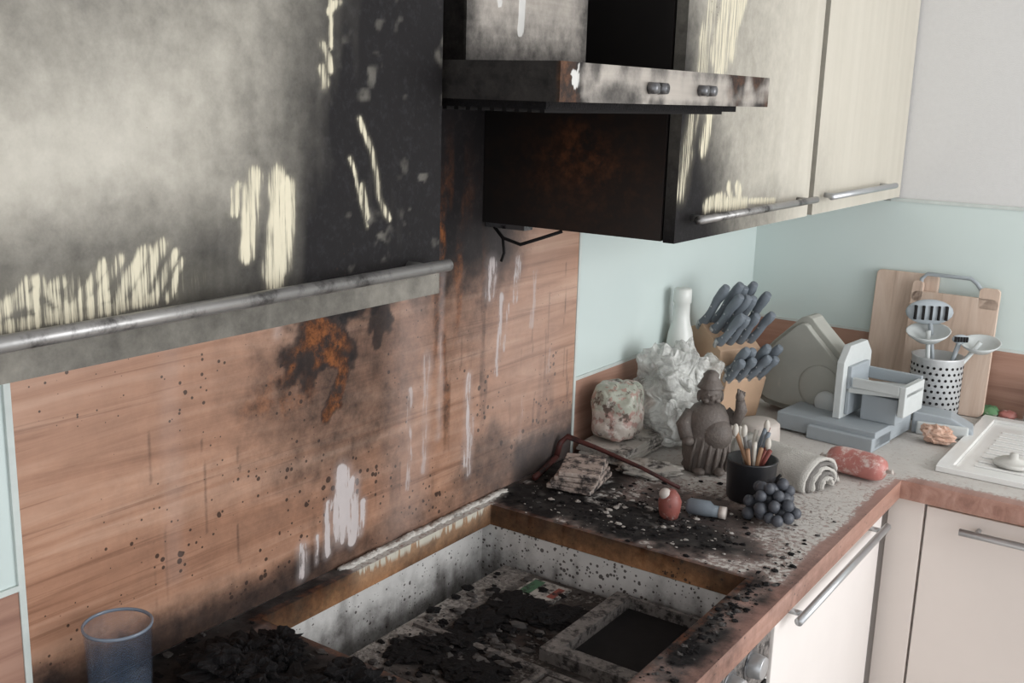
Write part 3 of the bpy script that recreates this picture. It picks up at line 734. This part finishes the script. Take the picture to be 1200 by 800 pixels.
for k,(R0,m) in enumerate([(.056,M_tow),(.046,M_tows),(.038,M_tow),(.028,M_tows),(.019,M_tow)]):
    n=20;v=[];f=[];L=13
    for j in range(L+1):
        y=-.095+.19*j/L
        for s_,rad in((0,R0),(1,R0-.0065)):
            for i in range(n+1):
                a=math.pi*(-.08+1.16*i/n);w=1+.12*mn.noise(Vector((a*1.5,y*22,k)))
                v.append((rad*1.05*math.cos(a)*w,y+.004*mn.noise(Vector((a*3,j,k)))-.004*k,max(.001,.010+rad*.90*math.sin(a)*w)))
    st=2*(n+1)
    for j in range(L):
        for i in range(n):
            o=j*st+i;f.append((o,o+1,o+st+1,o+st));o+=n+1;f.append((o,o+st,o+st+1,o+1))
        for i in(0,n):
            o=j*st+i;f.append((o,o+st,o+st+n+1,o+n+1))
    for j in(0,L):
        for i in range(n):
            o=j*st+i;f.append((o,o+1,o+n+2,o+n+1))
    b.add(v,f,m,True)
b.obj('folded_towel',(.396,1.985,.9005),1.30)
M_rd=S('pink_casing',c(184,118,110),.4,soot=.05,dust=.5,dustc=c(214,194,187),ssc=22);M_lid=S('dusty_ceramic',c(200,190,182),.5,soot=.12,sootc=c(120,100,94))
b=B();P=[];Rr=[]
for i in range(15):
    t=-1+2*i/14;P.append((t*.064,.006*math.cos(t*1.4),.028));Rr.append(max(.004,.027*(1-abs(t)**5)**.5))
b.tube(P,Rr,M_rd,24)
b.tube([(.063,.0,.028),(.070,0,.028),(.075,0,.030)],[.004,.003,.006],M_lid,10);b.tube([(-.063,.0,.028),(-.070,0,.028),(-.074,0,.030)],[.004,.003,.006],M_lid,10)
def chaikin(p,k=2):
    for _ in range(k):
        q=[]
        for i in range(len(p)):
            a=p[i];bq=p[(i+1)%len(p)];q+=[(a[0]*.75+bq[0]*.25,a[1]*.75+bq[1]*.25),(a[0]*.25+bq[0]*.75,a[1]*.25+bq[1]*.75)]
        p=q
    return p
b.obj('sausage',(.520,2.066,.9005),-.12)
b=B();b.lathe([(0,0),(.016,0),(.019,.012),(.021,.03),(.016,.042),(.010,.05),(0,.053)],S('scorched_red_wax',c(138,78,70),.5,soot=.35,dust=.35));b.ball((-.006,-.008,.044),.011,M_lid,14,10);b.obj('egg_cup',(.322,1.640,.9005))
b=B();b.tube([(-.035,0,.0145),(-.03,0,.0145),(.005,0,.0145),(.012,0,.012),(.028,0,.012)],[.010,.0145,.0145,.011,.010],M_kn,16);b.cyl((.024,0,.012),(.036,0,.012),.011,.011,M_lid,16);b.obj('spice_bottle',(.372,1.685,.9005),.2)
b=B();b.lathe([(0,0),(.036,0),(.040,.004),(.043,.03),(.041,.062),(.034,.068),(0,.067)],M_lid,n=32);b.obj('ceramic_jar',(.305,2.095,.9005))
b=B();b.blob((0,0,.008),(.06,.045,.012),M_pap,.4,2.5,3,50,30,False,-.007);b.obj('burnt_cloth',(.185,1.825,.9015),.5)
# --- slicer
M_sl=S('dusty_grey_plastic',c(172,172,164),.65,var=.05,dust=.25,dustc=c(190,186,176),ssc=14);M_sl2=S('dusty_light_plastic',c(200,204,203),.5,var=.05,dust=.15);M_sl3=S('blue_grey_plastic',c(162,169,174),.5,var=.05,dust=.2)
b=B()
b.box((-.10,-.11,.004),(.13,.10,.042),M_sl3);b.box((-.02,-.125,.0),(.13,-.02,.030),M_sl3)
for p in((-.08,-.09),(.11,-.09),(-.08,.08),(.11,.08)):b.cyl((p[0],p[1],0),(p[0],p[1],.006),.01,.01,M_dark,12)
sh=[(-.225,.03),(-.240,.10),(-.205,.155),(-.135,.225),(-.120,.240),(-.100,.242),(-.085,.225),(-.03,.175),(.002,.145),(.004,.02),(-.06,.006),(-.19,.010)]
sh=chaikin(sh,1)
b.prism(sh,.025,.080,M_sl,'y')
cx0=sum(p[0] for p in sh)/len(sh);cz0=sum(p[1] for p in sh)/len(sh)
b.prism([((x-cx0)*.86+cx0,(z-cz0)*.86+cz0) for x,z in sh],.005,.025,M_sl,'y')
b.lathe([(0,.0),(.050,.0),(.052,.0015),(.045,.004),(.022,.006),(0,.006)],M_sl,Matrix.Translation((-.055,.004,.085))@Matrix.Rotation(math.pi/2,4,'X'),48)
b.lathe([(0,.0),(.026,.0),(.028,.012),(.022,.018),(0,.018)],M_sl2,Matrix.Translation((-.030,.000,.055))@Matrix.Rotation(math.pi/2,4,'X'),28)
b.prism([(-.07,.042),(.08,.042),(.08,.175),(.05,.205),(-.04,.205),(-.07,.17)],.012,.030,M_sl2,'x');b.box((.030,-.05,.05),(.040,.05,.16),M_sl3)
b.prism([(.03,.100),(.165,.112),(.165,.124),(.03,.112)],-.05,.05,M_sl2,'y');b.box((.045,-.055,.116),(.15,-.045,.138),M_sl2);b.box((.15,-.055,.07),(.165,.055,.138),M_sl2)
b.box((.06,-.03,.042),(.14,.03,.100),M_sl3)
b.box((.035,.05,.118),(.16,.058,.145),M_sl3)
b.obj('food_slicer',(.385,2.375,.9005),-.10,.004,3)
b=B();b.prism([(-.06,0),(.07,0),(.07,.02),(.02,.045),(-.06,.05)],-.035,.035,M_sl3,'y');b.box((-.05,-.045,0),(.06,-.035,.03),M_sl2);b.obj('slicer_food_pusher',(.58,2.50,.9005),.2,.004,3)
# --- cutting boards
def mkboard(nm,f=1):
    nb2=NT(nm);nb2.put(nb2.b.inputs['Base Color'],wood_base(nb2,c(172,148,132),c(204,180,162),c(220,200,184),2,1.2));nb2.b.inputs['Roughness'].default_value=.55;return nb2.mat
M_bd=mkboard('board_wood')
def rrect(x0,x1,z0,z1,r,n=6):
    p=[]
    for cx,cz,a0 in((x1-r,z0+r,-90),(x1-r,z1-r,0),(x0+r,z1-r,90),(x0+r,z0+r,180)):
        for i in range(n+1):
            a=math.radians(a0+90*i/n);p.append((cx+r*math.cos(a),cz+r*math.sin(a)))
    return p
b=B();b.prism(rrect(-.075,.075,0,.325,.012),0,.016,M_bd,'y',Matrix.Rotation(-.09,4,'X'));b.obj('cutting_board',(.415,2.695,.902),0,.002)
b=B()
T=Matrix.Rotation(-.08,4,'X')
b.prism(rrect(-.10,.10,0,.285,.015),0,.016,M_bd,'y',T)
b.prism(rrect(-.10,-.075,.26,.31,.010),0,.016,M_bd,'y',T);b.prism(rrect(.055,.10,.26,.31,.010),0,.016,M_bd,'y',T)
P=[(-.082,.008,.27),(-.082,.008,.315),(-.07,.008,.328),(.03,.008,.328),(.045,.008,.318),(.06,.008,.30)]
b.tube([T@Vector(p) for p in P],.005,M_sl3,10)
b.obj('cutting_board.001',(.535,2.677,.902),0,.002)
# --- utensil holder
M_st=S('dusty_steel',c(204,206,207),.4,.3,var=.06,dust=.2)
b=B();R0=.058;HH=.155
b.lathe([(0,0),(R0-.004,0),(R0,.004),(R0,HH-.004),(R0+.002,HH),(R0-.003,HH),(R0-.004,.006),(0,.005)],M_st,n=48)
for k in range(9):
    for i in range(26):
        a=2*math.pi*(i+.5*(k%2))/26;z=.022+k*.014
        dv=Vector((math.cos(a),math.sin(a),0));p=dv*(R0-.0015)+Vector((0,0,z))
        b.cyl(p,p+dv*.0021,.0034,.0034,M_dark,8)
def uten(p0,p1,kind,R_,m):
    p0=Vector(p0);p1=Vector(p1);b.tube([p0,p0.lerp(p1,.5),p1],[.004,.0045,.006],m,8)
    T=Matrix.Translation(p1)
    if kind=='ladle':
        b.lathe([(0,-R_*.55),(R_*.55,-R_*.45),(R_*.9,-R_*.15),(R_,.0),(R_*.95,.0),(R_*.8,-R_*.15),(R_*.5,-R_*.36),(0,-R_*.45)],m,T@Matrix.Rotation(.25,4,'X'),28)
    else:
        b.ball(p1,(R_,R_*.25,R_*.55),m,24,10,Matrix.Rotation(.5,4,'Z'))
        for i in range(5):b.box((-.0025,-R_*.32,-R_*.3),(.0025,R_*.32,R_*.3),M_dark,T@Matrix.Rotation(.5,4,'Z')@Matrix.Translation(((i-2)*R_*.32,0,0)))
uten((.01,0,.02),(-.03,-.005,.255),'slot',.055,M_sl3)
uten((-.01,-.01,.02),(-.022,-.03,.215),'ladle',.05,M_sl2)
uten((-.02,0,.02),(.085,.02,.195),'ladle',.045,M_sl2)
uten((0,.01,.02),(.045,.0,.20),'slot',.02,M_sl3)
b.obj('utensil_holder',(.535,2.605,.9005))
b=B();b.blob((0,0,.02),(.036,.026,.022),S('orange_wrapper',c(206,170,150),.6,dust=.4,dustc=c(224,218,212)),.45,2.0,4,26,18,True,-.018,sm=False);b.obj('crumpled_wrapper',(.597,2.405,.9015))
b=B();b.blob((0,0,.012),(.022,.018,.014),S('green_scrub',c(104,146,104),.8,dust=.35),.3,3,4,20,14,False,-.011);b.blob((.04,.0,.010),(.02,.015,.012),M_rd,.3,3,6,20,14,False,-.009);b.obj('sponge_scraps',(.645,2.71,.9015))
ngc=NT('clear_jar_glass');ngc.put(ngc.b.inputs['Base Color'],c(205,214,212));ngc.b.inputs['Alpha'].default_value=.35;ngc.b.inputs['Roughness'].default_value=.08
b=B();b.lathe([(0,0),(.027,0),(.030,.01),(.030,.07),(.022,.09),(.022,.11),(.020,.11),(.020,.09),(.027,.068),(.027,.012),(0,.006)],ngc.mat,n=32);b.obj('glass_jar',(.75,2.708,.9005))

# ================================================================= LIGHT
w=bpy.data.worlds.new('World');scn.world=w;w.use_nodes=True
bg=w.node_tree.nodes['Background'];bg.inputs[0].default_value=(.95,.975,1,1);bg.inputs[1].default_value=1.30
def area(name,loc,tgt,sx,sy,p,col=(1,1,1)):
    l=bpy.data.lights.new(name,'AREA');l.shape='RECTANGLE';l.size=sx;l.size_y=sy;l.energy=p;l.color=col
    o=bpy.data.objects.new(name,l);bpy.context.collection.objects.link(o);o.location=loc
    o.rotation_euler=(Vector(tgt)-Vector(loc)).to_track_quat('-Z','Y').to_euler();return o
area('window_light',(2.9,1.9,1.6),(0,1.7,1.1),1.5,1.3,40,(.98,.99,1))
# ================================================================= CAMERA
R=Vector((.8223,.5682,.0299)).normalized();Fw=Vector((-.5487,.8058,-.2229));Fw=(Fw-R*Fw.dot(R)).normalized();U=R.cross(Fw)
cam=bpy.data.objects.new('camera',bpy.data.cameras.new('camera'));bpy.context.collection.objects.link(cam)
M=Matrix((R,U,-Fw)).transposed().to_4x4();M.translation=(1.09,0,1.62);cam.matrix_world=M
cam.data.lens=37.65;cam.data.sensor_width=36;cam.data.clip_start=.02
scn.camera=cam
